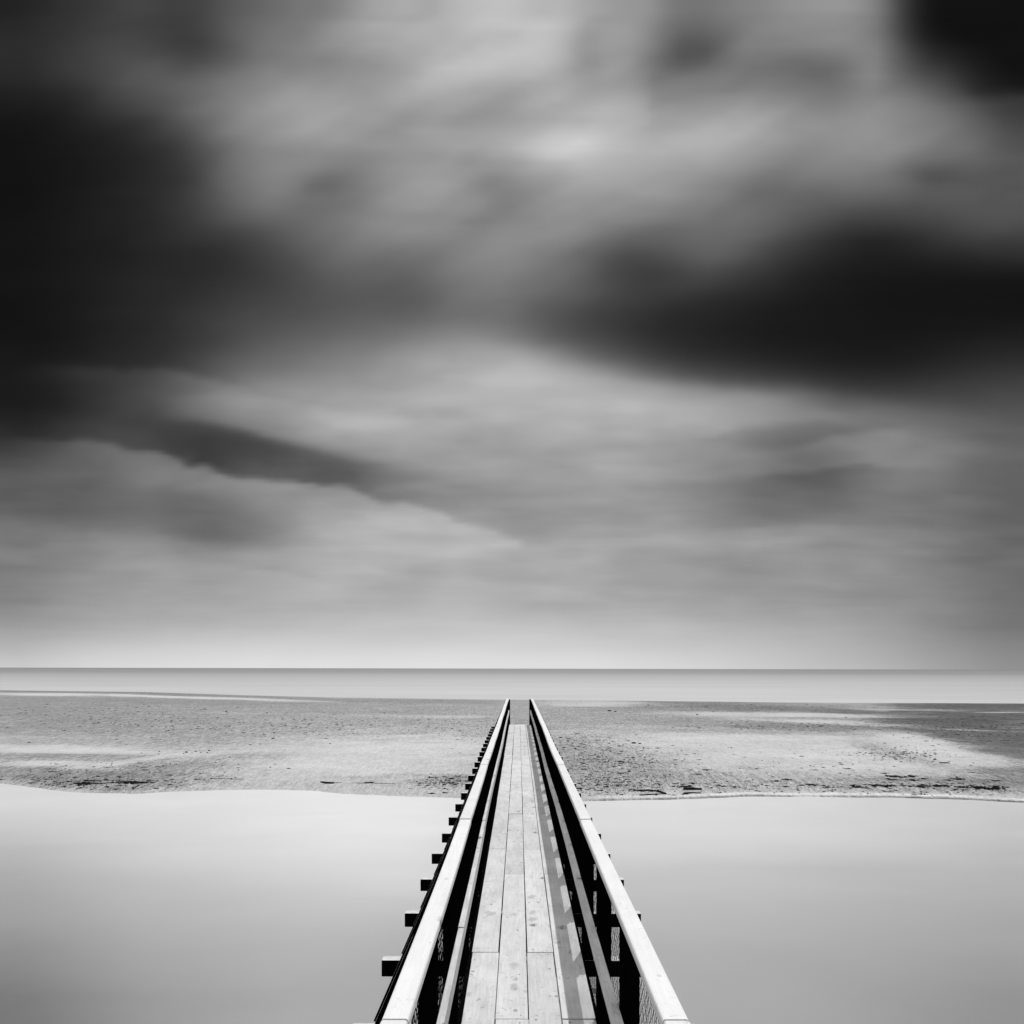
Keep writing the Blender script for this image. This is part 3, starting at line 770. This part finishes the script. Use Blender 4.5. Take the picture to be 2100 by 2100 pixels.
def make_weed():
    """Tangle about 1 m wide: torn fronds and lumps."""
    bm = bmesh.new()
    for _ in range(16):
        a = random.gauss(0, .19); b = random.gauss(0, .13)
        blob(bm, random.uniform(.025, .10), random.uniform(.35, .9), 1, .4, (a, b, .03))
    for _ in range(18):
        a = random.gauss(0, .24); b = random.gauss(0, .12); th = random.uniform(-.7, .7); L = random.uniform(.12, .35)
        pts = []
        for t in range(4):
            f = t / 3 - .5
            pts.append((a + math.cos(th) * L * f + random.uniform(-.02, .02), b + math.sin(th) * L * f + random.uniform(-.03, .03), .03 + random.uniform(0, .06)))
        rod(bm, pts, [.008, .018, .016, .006], 4)
    me = obj('seaweed_clump', bm, M['weed'])
    return me
weeds = [make_weed() for _ in range(4)]
used = [False] * 4

def put_copy(protos, used, loc, sc, rz, label, cat, group):
    i = random.randrange(len(protos))
    if used[i]: o = protos[i].copy(); COL.objects.link(o)
    else: o = protos[i]; used[i] = True
    o.location = loc; o.scale = sc if isinstance(sc, tuple) else (sc, sc, sc); o.rotation_euler = (0, 0, rz)
    tag(o, label, cat, group)
    return o

R3 = [(900,293,45),(885,320,50),(935,330,45),(1060,293,50),(1010,322,80),(775,350,35),(865,355,28),(1180,295,40),(1255,281,42),(1290,327,30),(1335,320,55),(1435,327,45),(1555,267,36),(1715,272,28),(1810,268,70),(1905,255,60),(1890,345,50),(1775,331,25),(1180,170,60),(1105,207,50),(400,95,60),(112,75,25),(25,362,40),(222,377,20),(30,340,60),(1525,52,30),(1120,75,35),(1330,195,30),(1040,168,40),(1580,210,25),(1000,30,30),(1075,22,25),(1400,195,30)]
R4 = [(900,188,50),(965,215,90),(1050,222,60),(1130,215,80),(965,243,60),(1140,245,70),(1235,235,60),(1450,245,60),(1540,237,80),(1050,275,30),(820,297,85),(960,297,60),(1120,310,60),(630,293,45),(660,320,80),(910,328,80),(1230,328,60),(1200,305,70),(1350,300,90),(1430,297,70),(1570,322,90),(1640,293,50),(1720,310,90),(1700,335,80),(1860,320,90),(1860,298,60),(1800,340,80),(290,300,60),(250,290,60),(185,315,50),(50,328,45),(65,242,40),(45,257,30),(350,235,30),(180,142,30),(670,210,30),(695,182,20),(818,233,26),(530,315,35),(1865,250,60),(1255,18,18),(1340,68,24),(1415,97,60),(1500,235,40),(1650,178,40),(1230,288,50),(1280,310,40),(110,60,20),(430,166,20),(300,160,40),(580,148,50),(770,158,30)]
L1 = [(520,243,80),(510,262,90),(430,262,60),(360,252,60),(460,272,110),(800,248,60),(850,258,110),(900,264,110),(1000,240,60),(960,262,60),(720,240,50),(290,205,40),(1390,212,30),(1375,240,50),(1045,262,40),(65,268,50),(300,258,40),(550,290,40),(250,252,40)]
L2 = [(1160,293,30),(1140,320,25),(1505,257,40),(1495,312,25),(1270,323,50),(1570,275,50),(1650,300,50),(1700,262,40),(1640,250,40),(1720,300,50)]
for lst, ox, k, thin, lab, grp in ((R3, 1180, .2277, 1.0, 'small dark seaweed tangle on the shore between the bridge and the black logs', 'dark seaweed tangles near the branches'),
                             (R4, 1600, .2381, 1.0, 'small dark seaweed tangle in the tide line above the white foam line', 'dark seaweed tangles in the tide line'),
                             (L1, 50, .2588, .5, 'flat black seaweed tangle by the long pole on the curved shore', 'black seaweed tangles on the curved shore'),
                             (L2, 600, .207, 1.0, 'small dark seaweed tangle between the black wood scraps and the footbridge', 'dark seaweed tangles close to the footbridge')):
    for (a, b, w) in lst:
        x, y, z = lay(ox + a * k, 1540 + b * k)
        s = w * k * y / F / .72
        put_copy(weeds, used, (x, y, z - .01), (s, s * random.uniform(1.0, 1.6), min(s, .6) * 1.2 * thin), random.uniform(-.25, .25) + random.choice((0, math.pi)), lab, 'seaweed', grp)

# stones
def make_stone():
    bm = bmesh.new(); blob(bm, .5, .62, 2, .10); 
    for v in bm.verts: v.co.x *= 1.2
    return obj('stone', bm, M['stone'], None, True)
stones = [make_stone() for _ in range(3)]; sused = [False] * 3
SL = [(290.7,1546.5,3,'lone outermost stone of the row on the pale sand'),(327,1543,3.5,'upper of the two stones set a little apart from the row'),(326,1549,3,'lower of the two stones set a little apart from the row'),
      (382.6,1544.7,5.5,'largest dark round stone in the row on the pale sand'),(377,1547.3,3.2,'small dark stone touching the largest stone of the row'),(394,1545.7,2.2,'tiniest dark stone in the middle of the row'),
      (401.5,1543,3.8,'dark stone standing highest in the middle of the row'),(412,1544.5,3,'flat dark stone between the middle and the end of the row'),(429,1541,4.6,'broad dark stone at the end of the row nearest the bridge'),(425.8,1545.2,3.2,'small dark stone just below the end stone of the row')]
for px, py, w, lab in SL:
    x, y, z = lay(px, py); s = w * y / F
    put_copy(stones, sused, (x, y, z + s * .12), s, random.uniform(0, 6), lab, 'stone', 'row of dark stones on the sandbar')
ML = [(434,1608.5,4),(475,1600,2.6),(464,1461,4),(548,1463,3.2),(284,1490,3.5),(312,1491,3),(562,1504,3.5),(677,1526,3.2),(555,1575,3),(472,1554,3),(1316,1582,3.4),(1337,1601,3),(1313,1551,3),(1350,1625.8,3.6),(1233,1625.8,4.2),(1207,1621,3),(1500,1482,3),(1657,1489,3.6),(1991,1568,3),(1898,1544,4),(1918,1556,4),(1250,1524,4),(1270,1530,5),(1330,1446,3.5),(1250,1458,6),(1262,1459,4),(1150,1513,5),(1165,1520,4.6),(1175,1524,4),(1182,1505,3.6),(1300,1524,7),(1312,1525,5),(1180,1536,3),(60,1525,4),(500,1483,3),(640,1478,3),(580,1476,3.6),(620,1480,3),(560,1516,5),(1735,1470,3),(1430,1465,4),(1500,1533,3.4)]
for px, py, w in ML:
    x, y, z = lay(px, py); s = w * y / F * 1.1
    put_copy(stones, sused, (x, y, z + s * .1), (s, s * 1.3, s * .8), random.uniform(0, 6), 'small dark stone lying by itself on the open grey sand of the sandbar', 'stone', 'scattered single stones on the sandbar')

# driftwood
def stick(name, pts, rad, label, cat, twigs=(), group=None, n=7):
    W = [lay(px, py) for px, py in pts]
    r = [q for q in rad]
    base = Vector((W[0][0], W[0][1], W[0][2]))
    root = None
    def mk(W, r, nm):
        bm = bmesh.new(); P = []
        for i in range(len(W) - 1):
            a, b = Vector(W[i]), Vector(W[i + 1])
            for t in (0, .33, .66): P.append((a.lerp(b, t), r[i] + (r[i + 1] - r[i]) * t))
        P.append((Vector(W[-1]), r[-1]))
        rod(bm, [(p + Vector((random.uniform(-1, 1) * q * .3, random.uniform(-1, 1) * q * .3, max(q, 0) * .6)) - base) for p, q in P], [q for p, q in P], n)
        return obj(nm, bm, M['drift'], None, True)
    o = mk(W, r, name); o.location = base
    tag(o, label, cat, group)
    for (tp, tr) in twigs:
        t = mk([lay(*p) for p in tp], tr, 'twig'); t.parent = o
    return o
stick('driftwood_pole', [(205,1612.4),(310,1608)], [.018,.012], 'long thin dark pole lying along the curved dark shore among black seaweed', 'driftwood')
stick('driftwood_pole', [(150,1611),(203,1613.2)], [.012,.022], 'shorter crooked dark stick at the outer end of the long thin pole', 'driftwood')
stick('driftwood_log', [(658,1610.2),(670,1611),(685,1610.6)], [.022,.034,.03], 'short thick black plank scrap on the pale shore, darkest thing beside the smooth sand', 'driftwood')
stick('driftwood_stick', [(686,1609),(701,1607)], [.012,.006], 'thin twig pointing off the end of the black plank scrap', 'driftwood')
stick('driftwood_log', [(748,1608.8),(766,1608.4)], [.022,.026], 'small dark wood scrap midway between the black plank scrap and the bridge', 'driftwood')
stick('driftwood_stick', [(725,1608.6),(747,1608.9)], [.006,.010], 'thin stick leading up to the small dark wood scrap', 'driftwood')
stick('driftwood_stick', [(768,1608.8),(790,1608.6),(812,1609)], [.010,.008,.006], 'long thin stick running from the small dark wood scrap towards the bridge', 'driftwood')
stick('driftwood_pole', [(432,1608.8),(500,1607.6)], [.011,.006], 'thin pale stick leading from a single stone along the drift line', 'driftwood')
stick('driftwood_stick', [(100,1584.8),(117,1585.2)], [.014,.010], 'small lone stick on the dark sand above the long pole', 'driftwood')
stick('driftwood_log', [(1402,1625.6),(1420,1625.4),(1439,1625.2)], [.040,.045,.030], 'thick black log lying flat just above the white foam line', 'driftwood', twigs=[([(1415,1623.6),(1428,1621.3),(1439,1618.5)], [.018,.026,.012])])
stick('driftwood_log', [(1403,1636.2),(1420,1635.6),(1438,1634.6)], [.026,.022,.016], 'dark log half sunk at the water edge below the thick black log', 'driftwood')
stick('fallen_branch', [(1299,1627.8),(1316,1628.2),(1345,1631.2),(1366,1636.6)], [.014,.022,.026,.022], 'forked bare branch reaching from the sand down into the water beside the bridge', 'branch',
      twigs=[([(1310,1629),(1322,1633.6)], [.016,.012]), ([(1312,1626.6),(1330,1629)], [.012,.010]), ([(1345,1632),(1364,1638)], [.010,.008])])
stick('driftwood_stick', [(1312,1640.2),(1340,1639.4),(1369,1637.4)], [.018,.018,.012], 'dark stick lying along the water edge under the forked branch', 'driftwood')
stick('fallen_branch', [(1681,1628.5),(1700,1626.6),(1743,1624.8),(1765,1622.6),(1781,1619.8)], [.009,.007,.007,.006,.005], 'very long thin curved twig lying just above the white foam line', 'branch')

# grit and pebbles: uncountable
bm = bmesh.new()
cnt = 0
ZONES = [(170,1600,180,12,900),(250,1470,240,30,1300),(500,1495,300,22,700),(1220,1560,140,45,1300),(1250,1605,120,12,500),(1850,1608,280,12,600),(1500,1605,200,12,350),
         (1660,1489,200,8,420),(1850,1545,90,12,420),(1540,1449,200,8,300),(1980,1490,120,30,900),(930,1600,60,9,380),(750,1480,200,14,260),(950,1500,100,20,160),
         (1190,1515,70,10,160),(1650,1560,300,28,200),(300,1575,220,14,320),(700,1615,300,4,90)]
ico = []
for px, py, w, h, n in ZONES:
    for _ in range(n):
        a = px + random.gauss(0, .6) * w; b = py + random.gauss(0, .6) * h
        if not (-60 < a < 2160): continue
        if b > 1628 or b < 1443: continue
        if abs(a - CX) < (b - 1371) * .53: continue
        x, y = at(a, b, .28)
        z = gz(x, y)
        if z < .05: continue
        r = .008 + .032 * random.random() ** 3
        r *= 1 + (y - 24) * .012
        ex = random.choice((1, 1, 2.4))
        vs = [bm.verts.new((x + dx * r * ex * random.uniform(.7, 1.6), y + dy * r * random.uniform(.7, 1.6), z + dz * r * .7)) for dx, dy, dz in ((1,0,.2),(0,1,.2),(-1,0,.2),(0,-1,.2),(0,0,1))]
        for i in range(4): bm.faces.new((vs[i], vs[(i + 1) % 4], vs[4]))
g = obj('pebbles', bm, M['weed']); tag(g, 'dark grit and shell scraps strewn over the sand', 'pebbles', None, 'stuff')

# ------------------------------------------------------------------ light and camera
sun = bpy.data.lights.new('sun', 'SUN'); sun.energy = 2.5; sun.angle = math.radians(.5); sun.color = (1, 1, 1)
so = bpy.data.objects.new('sun', sun); COL.objects.link(so)
so.rotation_euler = (-SUN).to_track_quat('-Z', 'Y').to_euler(); so.location = (10, 30, 60)
cam = bpy.data.cameras.new('camera'); co = bpy.data.objects.new('camera', cam); COL.objects.link(co)
cam.sensor_width = 36; cam.lens = 36 * F / 2100
cam.shift_x = -(CX - 1050) / 2100; cam.shift_y = (HY - 1050) / 2100
cam.clip_start = .1; cam.clip_end = 60000
co.location = (0, 0, CAMZ); co.rotation_euler = (math.radians(90), math.radians(-.12), 0)
SC.camera = co
SC.view_settings.view_transform = 'Standard'; SC.view_settings.look = 'None'
SC.view_settings.exposure = 0; SC.view_settings.gamma = 1
SC.render.film_transparent = False
SC.cycles.use_denoising = True
SC.cycles.max_bounces = 6
